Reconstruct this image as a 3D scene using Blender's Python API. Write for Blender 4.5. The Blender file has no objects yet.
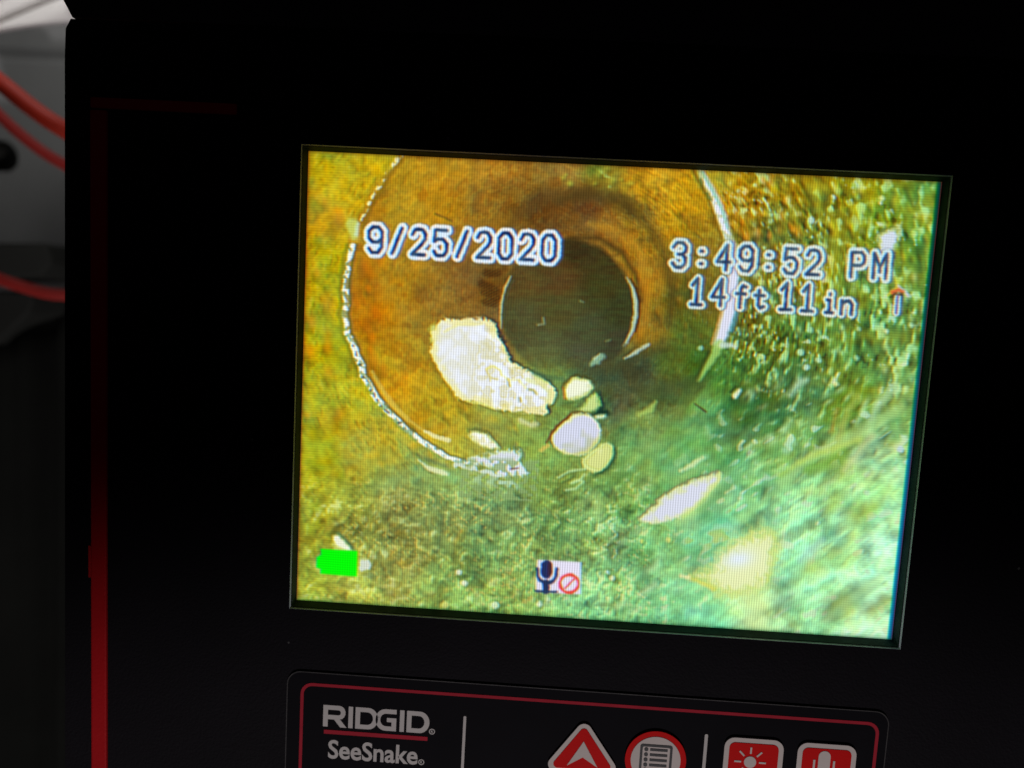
import bpy, bmesh, math
import numpy as np
from mathutils import Matrix, Vector

C = bpy.context.scene.collection
# ------------------------------------------------------------------ camera, world, lamps, exposure
MM = 0.001
CAM = np.array([-0.013522201, -0.140515902, 0.015976505])
RC = np.array([[0.9979208, 0.03456952, 0.05439692],
               [0.05753157, -0.09730183, -0.99359069],
               [-0.02905503, 0.99465436, -0.09908836]])   # rows: right, down, forward
FPX = 740.0
cam_d = bpy.data.cameras.new('camera'); cam = bpy.data.objects.new('camera', cam_d); C.objects.link(cam)
cam_d.sensor_width = 36.0; cam_d.lens = FPX / 1024 * 36.0
cam_d.clip_start = 0.005; cam_d.clip_end = 20
m = Matrix.Identity(4)
for r in range(3):
    m[r][0] = RC[0][r]; m[r][1] = -RC[1][r]; m[r][2] = -RC[2][r]; m[r][3] = CAM[r]
cam.matrix_world = m
cam_d.dof.use_dof = True; cam_d.dof.focus_distance = 0.1400; cam_d.dof.aperture_fstop = 10.0
bpy.context.scene.camera = cam

w = bpy.data.worlds.new('World'); bpy.context.scene.world = w; w.use_nodes = True
w.node_tree.nodes['Background'].inputs[0].default_value = (0.95, 0.78, 1.0, 1)
w.node_tree.nodes['Background'].inputs[1].default_value = 0.011
vs = bpy.context.scene.view_settings
vs.view_transform = 'Standard'; vs.look = 'None'; vs.exposure = 0; vs.gamma = 1; vs.use_curve_mapping = False

def lamp(name, kind, loc, target, energy, color=(1, 1, 1), **kw):
    d = bpy.data.lights.new(name, kind); d.energy = energy; d.color = color
    for k, v in kw.items(): setattr(d, k, v)
    o = bpy.data.objects.new(name, d); C.objects.link(o); o.location = loc
    o.rotation_euler = (Vector(target) - Vector(loc)).to_track_quat('-Z', 'Y').to_euler()
    return o
# light reaching only the lower front of the instrument
lamp('low_front_light', 'SPOT', (0.02, -0.50, -0.62), (0.02, 0.0, -0.62), 15.5, (1.0, 0.93, 0.95),
     spot_size=math.radians(101.2), spot_blend=0.075, shadow_soft_size=0.012)
# light falling on the things behind the instrument, from above
lamp('back_light', 'AREA', (-0.20, 0.07, 0.30), (-0.24, 0.27, 0.12), 0.33, (1.0, 0.97, 0.95), size=0.10)

# ------------------------------------------------------------------ helpers
def hit(px, py, y):
    d = RC.T @ np.array([(px - 512) / FPX, (py - 384) / FPX, 1.0])
    return CAM + (y - CAM[1]) / d[1] * d
def xz(px, py, y):
    p = hit(px, py, y); return (p[0] / MM, p[2] / MM)

def put(name, me, mat, parent=None, label=None):
    o = bpy.data.objects.new(name, me); C.objects.link(o)
    if mat is not None:
        me.materials.clear(); me.materials.append(mat)
    if parent: o.parent = parent
    if label: o['label'] = label
    return o
def tag(o, label, cat, group=None):
    o['label'] = label; o['category'] = cat
    if group: o['group'] = group
    return o
def thing(name, loc, label, cat, group=None):
    o = bpy.data.objects.new(name, None); C.objects.link(o); o.location = loc; o.empty_display_size = 0.01
    return tag(o, label, cat, group)

def srgb(r, g, b):
    def f(c):
        c /= 255.0
        return c / 12.92 if c <= 0.04045 else ((c + 0.055) / 1.055) ** 2.4
    return (f(r), f(g), f(b), 1)

def material(name, col, rough=0.5, spec=0.4, bump=0.0, scale=300, vary=0.0, vscale=40, specks=0.0, sheen=0.0):
    mt = bpy.data.materials.new(name); mt.use_nodes = True; nt = mt.node_tree
    b = nt.nodes['Principled BSDF']
    b.inputs['Roughness'].default_value = rough
    b.inputs['Specular IOR Level'].default_value = spec
    b.inputs['Base Color'].default_value = (*col[:3], 1)
    tc = nt.nodes.new('ShaderNodeTexCoord')
    if vary or specks:
        n = nt.nodes.new('ShaderNodeTexNoise'); n.inputs['Scale'].default_value = vscale; n.inputs['Detail'].default_value = 6
        nt.links.new(tc.outputs['Object'], n.inputs['Vector'])
        mx = nt.nodes.new('ShaderNodeMix'); mx.data_type = 'RGBA'
        mx.inputs[6].default_value = tuple(c * (1 - vary) for c in col[:3]) + (1,)
        mx.inputs[7].default_value = tuple(min(1, c * (1 + vary)) for c in col[:3]) + (1,)
        nt.links.new(n.outputs['Fac'], mx.inputs[0])
        out = mx.outputs[2]
        if specks:
            v = nt.nodes.new('ShaderNodeTexVoronoi'); v.inputs['Scale'].default_value = 160; v.feature = 'F1'
            nt.links.new(tc.outputs['Object'], v.inputs['Vector'])
            lt = nt.nodes.new('ShaderNodeMath'); lt.operation = 'LESS_THAN'; lt.inputs[1].default_value = 0.045
            nt.links.new(v.outputs['Distance'], lt.inputs[0])
            n2 = nt.nodes.new('ShaderNodeTexNoise'); n2.inputs['Scale'].default_value = 55
            nt.links.new(tc.outputs['Object'], n2.inputs['Vector'])
            gt = nt.nodes.new('ShaderNodeMath'); gt.operation = 'GREATER_THAN'; gt.inputs[1].default_value = 0.60
            nt.links.new(n2.outputs['Fac'], gt.inputs[0])
            ml = nt.nodes.new('ShaderNodeMath'); ml.operation = 'MULTIPLY'
            nt.links.new(lt.outputs[0], ml.inputs[0]); nt.links.new(gt.outputs[0], ml.inputs[1])
            m2 = nt.nodes.new('ShaderNodeMix'); m2.data_type = 'RGBA'
            nt.links.new(ml.outputs[0], m2.inputs[0]); nt.links.new(out, m2.inputs[6])
            m2.inputs[7].default_value = (specks, specks, specks, 1); out = m2.outputs[2]
        nt.links.new(out, b.inputs['Base Color'])
    if bump:
        n = nt.nodes.new('ShaderNodeTexNoise'); n.inputs['Scale'].default_value = scale; n.inputs['Detail'].default_value = 4
        nt.links.new(tc.outputs['Object'], n.inputs['Vector'])
        bp = nt.nodes.new('ShaderNodeBump'); bp.inputs['Strength'].default_value = bump; bp.inputs['Distance'].default_value = 0.0002
        nt.links.new(n.outputs['Fac'], bp.inputs['Height']); nt.links.new(bp.outputs['Normal'], b.inputs['Normal'])
    return mt

M = dict(
    case=material('black_case_plastic', (0.0032, 0.0026, 0.0038), 0.75, 0.06, 0.55, 2200, 0.35, 60, 0.05),
    hood=material('black_hood_plastic', (0.009, 0.008, 0.010), 0.6, 0.2, 0.4, 1800, 0.3, 60),
    red=material('red_trim_plastic', (0.27, 0.002, 0.004), 0.7, 0.08, 0.25, 1500, 0.12, 90),
    wall=material('black_bezel_wall', (0.016, 0.03, 0.03), 0.7, 0.15, 0.35, 1800, 0.6, 500),
    lip=material('glint_bezel_lip', (0.36, 0.40, 0.46), 0.5, 0.5, 0.3, 2500, 0.35, 420),  # pale base colour stands in for light caught along the rim
    panel=material('black_overlay_film', (0.0032, 0.0028, 0.004), 0.75, 0.04, 0.12, 2500, 0.3, 90, 0.03),
    edge=material('overlay_cut_edge', (0.028, 0.026, 0.026), 0.6, 0.15, 0.3, 2500, 0.8, 160),
    redline=material('red_printed_line', (0.26, 0.014, 0.025), 0.75, 0.05, 0, 0, 0.2, 300),
    white=material('pale_grey_print', (0.37, 0.35, 0.335), 0.75, 0.05, 0.1, 2500, 0.08, 300),
    white2=material('pale_button_print', (0.42, 0.375, 0.35), 0.75, 0.05, 0.1, 2500, 0.08, 300),
    btnred=material('red_button_print', (0.42, 0.003, 0.003), 0.7, 0.06, 0.15, 2500, 0.10, 300),
    ink=material('black_symbol_print', (0.008, 0.008, 0.009), 0.5, 0.2),
    cloth=material('white_cotton', (0.80, 0.78, 0.76), 0.9, 0.1, 0.4, 900, 0.05, 60),
    bwall=material('grey_painted_wall', (0.21, 0.217, 0.212), 0.8, 0.2, 0.5, 400, 0.22, 22),
    cord=material('orange_red_cord_rubber', (0.42, 0.026, 0.010), 0.6, 0.25, 0.2, 900, 0.08, 90),
    cord2=material('dull_red_cord_rubber', (0.22, 0.012, 0.009), 0.7, 0.2, 0.2, 900, 0.08, 90),
    dark=material('black_rubber', (0.014, 0.015, 0.013), 0.8, 0.15, 0.3, 300, 0.3, 30),
    shade_cloth=material('dark_shade_fabric', (0.006, 0.0064, 0.0055), 0.95, 0.05, 0.5, 500, 0.4, 25),  # near-black, stands in for shade low on the wall
)

def curve_mesh(loops, depth=0.0, bevel=0.0):
    """loops in mm (x,z) -> filled flat plate mesh; local x right, z up, front face towards -y"""
    cu = bpy.data.curves.new('outline', 'CURVE'); cu.dimensions = '2D'; cu.fill_mode = 'BOTH'
    cu.extrude = depth / 2; cu.bevel_depth = bevel; cu.bevel_resolution = 1
    for L in loops:
        sp = cu.splines.new('POLY'); sp.points.add(len(L) - 1)
        for p, (a, b) in zip(sp.points, L): p.co = (a * MM, b * MM, 0, 1)
        sp.use_cyclic_u = True
    o = bpy.data.objects.new('outline', cu)
    C.objects.link(o)
    dg = bpy.context.evaluated_depsgraph_get()
    me = bpy.data.meshes.new_from_object(o.evaluated_get(dg))
    bpy.data.objects.remove(o); bpy.data.curves.remove(cu)
    me.transform(Matrix.Rotation(math.pi / 2, 4, 'X'))
    return me
def plate(name, loops, y_front, thick, mat, parent, bevel=0.0, label=None):
    """flat plate whose FRONT face lies at y_front (m)"""
    me = curve_mesh(loops, max(thick - 2 * bevel * 0, 1e-6), bevel)
    me.transform(Matrix.Translation((0, y_front + thick / 2 + bevel, 0)))
    return put(name, me, mat, parent, label)
def rrect(x0, z0, x1, z1, r, n=6):
    out = []
    for cx, cz, a in ((x1 - r, z1 - r, 0), (x0 + r, z1 - r, 90), (x0 + r, z0 + r, 180), (x1 - r, z0 + r, 270)):
        for k in range(n + 1):
            t = math.radians(a + 90 * k / n); out.append((cx + r * math.cos(t), cz + r * math.sin(t)))
    return out
def circle(cx, cz, r, n=40):
    return [(cx + r * math.cos(2 * math.pi * k / n), cz + r * math.sin(2 * math.pi * k / n)) for k in range(n)]
def bar(x0, z0, x1, z1, wd):
    dx, dz = x1 - x0, z1 - z0; L = math.hypot(dx, dz); nx, nz = -dz / L * wd / 2, dx / L * wd / 2
    return [(x0 + nx, z0 + nz), (x1 + nx, z1 + nz), (x1 - nx, z1 - nz), (x0 - nx, z0 - nz)]
def roundpoly(P, r, n=6):
    """round the corners of a convex polygon"""
    out = []; N = len(P)
    for i in range(N):
        a, b, c = Vector(P[i - 1]), Vector(P[i]), Vector(P[(i + 1) % N])
        u, v = (a - b).normalized(), (c - b).normalized()
        ang = u.angle(v); t = r / math.tan(ang / 2)
        p0, p1 = b + u * t, b + v * t
        cc = b + (u + v).normalized() * (r / math.sin(ang / 2))
        a0 = math.atan2(p0.y - cc.y, p0.x - cc.x); a1 = math.atan2(p1.y - cc.y, p1.x - cc.x)
        d = (a1 - a0 + math.pi) % (2 * math.pi) - math.pi
        for k in range(n + 1):
            t_ = a0 + d * k / n; out.append((cc.x + r * math.cos(t_), cc.y + r * math.sin(t_)))
    return out
def box_bm(x0, x1, y0, y1, z0, z1, bev=0.0, seg=2):
    bm = bmesh.new(); bmesh.ops.create_cube(bm, size=1)
    for v in bm.verts:
        v.co = ((x0 + x1) / 2 + v.co.x * (x1 - x0), (y0 + y1) / 2 + v.co.y * (y1 - y0), (z0 + z1) / 2 + v.co.z * (z1 - z0))
    if bev: bmesh.ops.bevel(bm, geom=bm.edges[:], offset=bev, segments=seg, affect='EDGES', profile=0.5)
    return bm
def bm_obj(name, bm, mat, parent=None, label=None, smooth=False):
    me = bpy.data.meshes.new(name); bm.to_mesh(me); bm.free()
    if smooth:
        for p in me.polygons: p.use_smooth = True
    return put(name, me, mat, parent, label)

# ------------------------------------------------------------------ setting behind the instrument
YW = 0.30
bm = bmesh.new()
seam_l = hit(-40, 57, YW); seam_r = hit(300, 70, YW)
vs_ = []
zt = lambda x: seam_l[2] + (x - seam_l[0]) / (seam_r[0] - seam_l[0]) * (seam_r[2] - seam_l[2])
for x in (-0.9, 0.9):
    col_ = [(x, YW, -0.7), (x, YW, zt(x) - 0.0015), (x, YW + 0.001, zt(x)), (x, YW + 0.001, zt(x) + 0.001), (x, YW - 0.0012, zt(x) + 0.006), (x, YW - 0.0012, 0.7)]
    vs_.append([bm.verts.new(p) for p in col_])
for k in range(5): bm.faces.new((vs_[0][k], vs_[1][k], vs_[1][k + 1], vs_[0][k + 1]))
wl = bm_obj('wall', bm, M['bwall']); wl['kind'] = 'structure'

# white cloth, folded, hanging in front of the wall top
def sheet(name, outline_fn, mat, nu=50, nv=30, thick=0.0012):
    bm = bmesh.new(); g = []
    for i in range(nu + 1):
        g.append([bm.verts.new(outline_fn(i / nu, j / nv)) for j in range(nv + 1)])
    for i in range(nu):
        for j in range(nv): bm.faces.new((g[i][j], g[i + 1][j], g[i + 1][j + 1], g[i][j + 1]))
    bmesh.ops.recalc_face_normals(bm, faces=bm.faces[:])
    r = bmesh.ops.solidify(bm, geom=bm.faces[:], thickness=thick)
    return bm_obj(name, bm, mat, smooth=True)
def cloth_pt(u, v):
    px = -70 + u * 200                                    # along the lower edge
    py = 41.5 - u * 200 * 0.130 + 3 * math.sin(u * 9) * 0.3 - v * 120
    s = (px * 0.42 + (py) * 1.0)                          # slanting folds
    fold = 0.007 * math.exp(-((s - 25) / 5.0) ** 2) + 0.004 * math.sin(s * 0.09 + 1.0) + 0.0003 * math.sin(s * 0.3) + 0.02 * v
    return tuple(hit(px, py, 0.165 + fold))
tag(sheet('white_cloth', cloth_pt, M['cloth'], 70, 50), 'folded white cloth hanging at the top left behind the black monitor', 'cloth')

def cord(name, pts, r, mat, label, y):
    cu = bpy.data.curves.new('path', 'CURVE'); cu.dimensions = '3D'; cu.bevel_depth = r; cu.bevel_resolution = 5; cu.resolution_u = 10
    sp = cu.splines.new('NURBS'); sp.points.add(len(pts) - 1); sp.use_endpoint_u = True; sp.order_u = 4; cu.use_fill_caps = True
    for p, q in zip(sp.points, pts):
        h = hit(q[0], q[1], y + q[2]); p.co = (h[0], h[1], h[2], 1)
    o = bpy.data.objects.new('path', cu); C.objects.link(o)
    me = bpy.data.meshes.new_from_object(o.evaluated_get(bpy.context.evaluated_depsgraph_get()))
    bpy.data.objects.remove(o); bpy.data.curves.remove(cu)
    for p in me.polygons: p.use_smooth = True
    return tag(put(name, me, mat), label, 'cord', 'red cords hanging behind the monitor')
cord('red_cord', [(-160, 0, 0.05), (-60, 38, 0.02), (-3, 79, 0), (20, 99, 0), (42, 116, 0), (64, 130, 0), (120, 162, .01), (220, 190, .03)], 0.0030, M['cord'],
     'upper thick orange-red cord sloping down behind the left edge of the monitor', 0.115)
cord('red_cord', [(-160, -20, 0.05), (-60, 55, 0.02), (0, 117, 0), (20, 134, 0), (42, 152, 0), (64, 165, 0), (120, 194, .01), (220, 220, .03)], 0.0021, M['cord2'],
     'thin dull red cord running parallel below the upper orange-red cord', 0.135)
cord('red_cord', [(-160, 225, 0.05), (-60, 255, 0.02), (-2, 279, 0), (20, 286, 0), (42, 293, 0), (64, 296, 0), (120, 296, .01), (220, 285, .03)], 0.0021, M['cord2'],
     'lowest red cord, nearly level, crossing in front of the dark objects at left', 0.12)

def blob(name, px, py, y, sx, sy, sz, mat, label, cat, sub=3, seed=1, squareness=1.0):
    """rounded lumpy solid (superellipsoid)"""
    c = hit(px, py, y); bm = bmesh.new(); bmesh.ops.create_icosphere(bm, subdivisions=sub, radius=1)
    for v in bm.verts:
        d = v.co.normalized(); e = squareness
        q = Vector([math.copysign(abs(t) ** e, t) for t in d])
        k = 1 + 0.05 * math.sin(5 * d.x + seed) * math.cos(4 * d.z + seed * 2)
        v.co = Vector((q.x * sx * k, q.y * sy * k, q.z * sz * k)) + Vector(c)
    return tag(bm_obj(name, bm, mat, smooth=True), label, cat)
# a short dark plug with a strain relief
def plug(px, py, y, label):
    c = hit(px, py, y); t = thing('black_plug', tuple(c), label, 'plug')
    bm = bmesh.new(); 
    prof = [(-0.026, 0.004), (-0.022, 0.0062), (-0.006, 0.0078), (0.0025, 0.0074), (0.0045, 0.0060), (0.0054, 0.0025)]
    def lathe(prof, ax=16):
        bm = bmesh.new(); rings = []
        for x, r in prof:
            rings.append([bm.verts.new((x, r * math.cos(a * 2 * math.pi / ax), r * math.sin(a * 2 * math.pi / ax))) for a in range(ax)])
        for a, b in zip(rings, rings[1:]):
            for k in range(ax): bm.faces.new((a[k], a[(k + 1) % ax], b[(k + 1) % ax], b[k]))
        bm.faces.new(rings[0]); bm.faces.new(rings[-1]); bmesh.ops.recalc_face_normals(bm, faces=bm.faces[:]); return bm
    bm_obj('plug_body', lathe(prof), M['dark'], t, smooth=True)
    bm_obj('strain_relief', lathe([(-0.046, 0.002), (-0.034, 0.0028), (-0.0262, 0.0036)]), M['dark'], t, smooth=True)
plug(1, 156, 0.22, 'small rounded black plug at the left edge below the two upper cords')
def slab(name, pts, y, depth, mat, label, cat):
    loops = [roundpoly([xz(a, b, y) for a, b in pts], 1.6)]
    me = curve_mesh(loops, depth, 0.0012); me.transform(Matrix.Translation((0, y + depth / 2, 0)))
    return tag(put(name, me, mat), label, cat)
slab('black_box', [(-80, 246), (46, 246), (51, 262), (40, 274), (-80, 276)], 0.17, 0.05, M['dark'],
     'flat black box just above the lowest red cord at left', 'box')
slab('black_bag', [(-90, 292), (34, 294), (28, 312), (-4, 342), (-90, 350)], 0.18, 0.05, M['dark'],
     'black bag with a slanting edge just below the lowest red cord', 'bag')
def drape_pt(u, v):  # dark sheet added where the wall should fall into shade
    px = -150 + u * 330 ; e = 352 - 30 * u + 10 * math.sin(u * 7)
    py = e + 5 * math.sin(u * 15) + v * 620
    base = hit(px, py, 0.19)
    f = 0.006 * math.sin(u * 34 + 0.8 * v) + 0.003 * math.sin(u * 61 + 2)
    return (base[0], base[1] + f, base[2])
tag(sheet('dark_shade_sheet', drape_pt, M['shade_cloth'], 90, 24), 'folded dark sheet standing in for the shade down the left edge behind the monitor', 'shade_sheet')

# ------------------------------------------------------------------ the monitor
YF = -0.002                      # front face of the case; the lit glass is at y = 0
LW, LH = 0.058, 0.0435           # half size of the lit area (4:3)
OX0, OX1, OZ0, OZ1 = -58.54, 59.20, -44.25, 44.06      # recess opening, mm
mon = thing('inspection_monitor', (0, 0.02, -0.115),
            'black sewer inspection monitor with lit colour screen, red trim and buttons below', 'monitor')
def mp(o):                       # keep world placement while parented to the empty
    o.matrix_parent_inverse = Matrix.Translation(-mon.location); return o
# case body: rounded block with the screen recess through its front
outer = []
outer += [(-104.0, -118), (104.0, -118), (104.0, 62.3)]
outer += [(103.0, 63.3), (102.0, 64.6), (-101.95, 64.6), (-102.9, 62.9), (-103.1, 58)]
hole = [(OX0 - .30, OZ0 - .30), (OX0 - .30, OZ1 + .30), (OX1 + .30, OZ1 + .30), (OX1 + .30, OZ0 - .30)]
mp(plate('case_front', [outer, hole], YF, 0.0040, M['case'], mon))
mp(bm_obj('case_back', box_bm(-0.1035, 0.1035, 0.0024, 0.055, -0.1178, 0.0640, 0.0015), M['case'], mon))
# top cover, flaring out above the body
mp(plate('top_cover', [[(-101.8, 65.0), (-112.5, 84.0), (112.5, 84.0), (101.8, 65.0)]], YF + 0.0002, 0.050, M['hood'], mon))
# red trim: upright bar and short top arm
mp(bm_obj('red_side_bar', box_bm(-0.09822, -0.0950, YF - 0.0005, YF + 0.0012, -0.1175, 0.0486, 0.00035), M['red'], mon))
mp(bm_obj('red_top_bar', box_bm(-0.09822, -0.0708, YF - 0.0004, YF + 0.0012, 0.0489, 0.0509, 0.00035), M['red'], mon))
c0 = hit(89.5, 545, YF); c1 = hit(91.2, 577, YF)
mp(bm_obj('red_clip', box_bm(c0[0] - .0001, -0.09825, YF - 0.0003, YF + 0.0008, c1[2], c0[2], 0.0001), M['red'], mon))

# recess walls and pale lip as two rings
def ring(name, steps, mat):
    bm = bmesh.new(); R_ = []
    for (gx, y) in steps:
        R_.append([bm.verts.new((a * MM, y, b * MM)) for a, b in
                   ((OX0 - gx, OZ0 - gx), (OX1 + gx, OZ0 - gx), (OX1 + gx, OZ1 + gx), (OX0 - gx, OZ1 + gx))])
    for a, b in zip(R_, R_[1:]):
        for k in range(4): bm.faces.new((a[k], a[(k + 1) % 4], b[(k + 1) % 4], b[k]))
    bmesh.ops.recalc_face_normals(bm, faces=bm.faces[:])
    # subdivide along the length so that noise can displace it a little
    return mp(bm_obj(name, bm, mat, mon))
def ring4(name, steps, mat):
    """steps: (left x, right x, bottom z, top z in mm, y in m)"""
    bm = bmesh.new(); R_ = []
    for (a0, a1, b0, b1, y) in steps:
        R_.append([bm.verts.new((a * MM, y, b * MM)) for a, b in ((a0, b0), (a1, b0), (a1, b1), (a0, b1))])
    for a, b in zip(R_, R_[1:]):
        for k in range(4): bm.faces.new((a[k], a[(k + 1) % 4], b[(k + 1) % 4], b[k]))
    bmesh.ops.recalc_face_normals(bm, faces=bm.faces[:])
    return mp(bm_obj(name, bm, mat, mon))
ring4('screen_recess', [(-58.02, 58.74, -43.52, 43.52, 0.00010), (-58.04, 58.76, -43.54, 43.54, -0.00012), (OX0 + .08, OX1 - .08, OZ0 + .10, OZ1 - .08, -0.00172)], M['wall'])
ring4('recess_gasket', [(OX0 + .08, OX1 - .08, OZ0 + .10, OZ1 - .08, -0.00172), (OX0 + .04, OX1 - .04, OZ0 + .05, OZ1 - .04, -0.00150), (OX0, OX1, OZ0, OZ1, -0.00187)], M['ink'])
ring('bezel_lip', [(0.0, -0.00187), (0.12, -0.00200), (0.15, -0.00214), (0.19, -0.00216), (0.30, -0.0019)], M['lip'])
bm = box_bm(OX0 * MM - .0002, OX1 * MM + .0002, 0.00012, 0.0010, OZ0 * MM - .0002, OZ1 * MM + .0002)
mp(bm_obj('screen_backing', bm, M['ink'], mon))

# ------------------------------------------------------------------ what the screen shows
NU, NV = 906, 675
LR = LW + 0.0007                  # strip right of the picture, painted with the recess wall's teal glow
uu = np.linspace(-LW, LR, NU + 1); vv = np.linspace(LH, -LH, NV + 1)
U, V = np.meshgrid(uu, vv)
P = np.stack([U - CAM[0], np.zeros_like(U) - CAM[1], V - CAM[2]], -1) @ RC.T
X = 512 + FPX * P[..., 0] / P[..., 2]; Y = 384 + FPX * P[..., 1] / P[..., 2]

def vnoise(x, y, seed, wrap=256):
    t = np.random.RandomState(seed).rand(256, 256)
    xi = np.floor(x).astype(int); yi = np.floor(y).astype(int); fx = x - xi; fy = y - yi
    fx = fx * fx * (3 - 2 * fx); fy = fy * fy * (3 - 2 * fy)
    x0 = xi % wrap; x1 = (xi + 1) % wrap; y0 = yi % 256; y1 = (yi + 1) % 256
    return (t[y0, x0] * (1 - fx) + t[y0, x1] * fx) * (1 - fy) + (t[y1, x0] * (1 - fx) + t[y1, x1] * fx) * fy
def sm(x): x = np.clip(x, 0, 1); return x * x * (3 - 2 * x)
def field(pts, s=42.0):
    num = np.zeros(X.shape + (3,)); den = np.zeros(X.shape)
    for (x, y, c) in pts:
        w_ = 1.0 / ((((X - x) ** 2 + (Y - y) ** 2) / s ** 2) + 0.12) ** 2
        num += w_[..., None] * np.array(c, float); den += w_
    return num / den[..., None]
OUT = [(315,165,(188,158,20)),(340,190,(200,160,25)),(325,215,(205,145,20)),(315,260,(186,160,15)),(330,300,(192,158,18)),(315,350,(182,162,20)),
 (330,400,(188,165,32)),(315,450,(178,165,30)),(360,450,(180,155,50)),(315,520,(165,160,45)),(310,575,(150,165,55)),(350,600,(170,180,75)),(350,520,(165,160,60)),
 (400,500,(150,150,80)),(400,560,(155,165,80)),(450,500,(145,165,95)),(450,590,(140,175,85)),(500,560,(130,170,90)),(480,600,(135,175,85)),(500,500,(135,165,100)),
 (560,500,(120,165,85)),(600,540,(130,175,95)),(600,600,(130,190,120)),(620,500,(120,165,80)),(650,560,(115,175,100)),(700,620,(125,195,125)),
 (700,530,(115,175,105)),(760,610,(170,205,120)),(820,600,(145,200,120)),(870,620,(165,210,145)),(800,560,(150,208,135)),(880,540,(165,210,140)),(860,500,(155,205,115)),(800,500,(140,195,115)),
 (760,470,(120,175,95)),(810,450,(130,175,85)),(870,450,(155,195,125)),(720,440,(105,165,90)),(760,400,(85,140,62)),(800,390,(95,150,80)),(850,400,(110,160,55)),(895,400,(130,175,85)),
 (740,370,(90,145,55)),(780,340,(105,145,50)),(840,340,(118,160,60)),(900,350,(120,165,72)),(900,290,(125,165,60)),(860,290,(125,160,55)),(810,280,(165,165,30)),(770,300,(120,140,45)),
 (745,320,(120,130,45)),(760,250,(150,140,40)),(790,230,(140,150,45)),(920,230,(110,165,55)),(880,220,(140,165,30)),(830,230,(140,150,40)),(800,190,(170,160,35)),(740,200,(190,150,30)),
 (740,180,(185,160,30)),(860,185,(170,165,20)),(900,190,(130,155,40)),(925,190,(115,165,60)),(925,215,(160,175,50))]
INN = [(400,170,(185,140,25)),(440,175,(190,138,28)),(500,165,(182,130,35)),(540,165,(150,120,45)),(570,165,(160,120,45)),(600,165,(110,130,35)),(640,180,(200,150,25)),(680,190,(195,150,20)),(670,165,(200,150,30)),(610,175,(150,130,35)),
 (400,210,(182,140,28)),(440,205,(178,130,25)),(480,205,(160,118,35)),(510,200,(145,105,32)),(545,205,(110,78,30)),(590,205,(110,75,35)),(625,215,(120,95,30)),(640,240,(165,125,30)),(610,225,(150,110,40)),(560,222,(140,95,32)),
 (370,250,(185,130,20)),(375,310,(195,125,12)),(400,290,(172,128,28)),(430,300,(150,112,38)),(470,285,(135,98,42)),(490,290,(125,90,32)),(490,320,(135,100,45)),(450,310,(140,105,40)),(380,360,(190,150,22)),(410,350,(180,140,30)),(420,320,(165,125,35)),
 (400,390,(208,155,25)),(430,410,(185,155,30)),(450,440,(180,165,50)),(430,430,(190,160,40)),(490,440,(150,150,65)),(520,425,(145,160,70)),(520,450,(130,165,75)),(560,440,(125,165,80)),(600,400,(80,110,60)),(560,400,(115,150,70)),
 (655,285,(175,130,30)),(650,330,(150,120,35)),(680,240,(180,140,20)),(675,300,(110,105,30)),(690,330,(105,125,40)),(700,250,(150,130,35)),(710,300,(120,110,35)),(670,365,(85,110,42)),(700,365,(70,110,35)),(640,375,(80,85,52)),
 (620,400,(85,95,65)),(660,395,(85,110,60)),(700,400,(90,120,55)),(640,420,(115,145,75)),(640,450,(115,165,85)),(690,440,(115,170,90)),(720,400,(85,130,50)),(600,470,(115,150,75)),(600,380,(75,90,58))]
PIPE = [(540,255,(78,66,28)),(580,250,(62,52,24)),(610,262,(64,56,24)),(520,280,(92,74,34)),(560,280,(86,64,30)),(600,290,(62,62,28)),(620,310,(56,60,30)),(520,320,(80,78,44)),
 (560,310,(78,76,38)),(590,330,(70,76,46)),(545,350,(86,92,54)),(580,360,(78,82,58)),(620,345,(62,64,42)),(570,372,(76,88,52))]
a_out, a_inn, a_pipe = field(OUT, 30), field(INN, 26), field(PIPE, 22)
e1 = np.hypot((X - 538) / 195, (Y - 290) / 186)
e2 = np.hypot((X - 568) / 68, (Y - 309) / 72)
warp = (vnoise(X / 14, Y / 14, 71) - .5) * 0.03
k1 = sm((e1 + warp - 0.99) / 0.03 )
low = sm((Y - 400) / 60) * sm((X - 430) / 60)                 # the silt bed hides the joint here
k1 = k1 * (1 - low) + sm((e1 - .8) / .5) * low
k2 = sm((1.02 - e2 - warp) / 0.10) * (1 - sm((Y - 345) / 38))
img = a_out * k1[..., None] + a_inn * (1 - k1[..., None])
img = img * (1 - k2[..., None]) + a_pipe * k2[..., None]

dx, dy = X - 570, Y - 312; r_ = np.hypot(dx, dy) + 1; th = (np.arctan2(dy, dx) / (2 * math.pi)) % 1.0
def pn(kr, kt, seed):                                          # noise stretched along the pipe wall
    return vnoise(th * kt, np.log(r_) * kr, seed, wrap=kt)
right = sm((X - 690) / 70) * 1.0
lowR = sm((Y - 330) / 120) * sm((X - 520) / 120)
outer_l = k1 * (1 - sm((X - 420) / 80)) * (1 - sm((Y - 430) / 80))
bott = sm((Y - 450) / 60) * (1 - sm((X - 600) / 120))
img *= (1 + .10 * sm((Y - 380) / 200) + .06 * sm((X - 640) / 200))[..., None]
lf = (k1 * .75 + .25)[..., None] * (1 - sm((X - 420) / 160))[..., None] * (1 - sm((Y - 480) / 80))[..., None]
img = img * (1 + lf * np.array([-.05, .05, .0]))
img = img * (1 - .16 * (np.exp(-((X - 440) / 110) ** 2 - ((Y - 535) / 40) ** 2) + .7 * np.exp(-((X - 640) / 60) ** 2 - ((Y - 375) / 28) ** 2) + .5 * np.exp(-((X - 610) / 50) ** 2 - ((Y - 470) / 40) ** 2)))[..., None]
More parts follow.
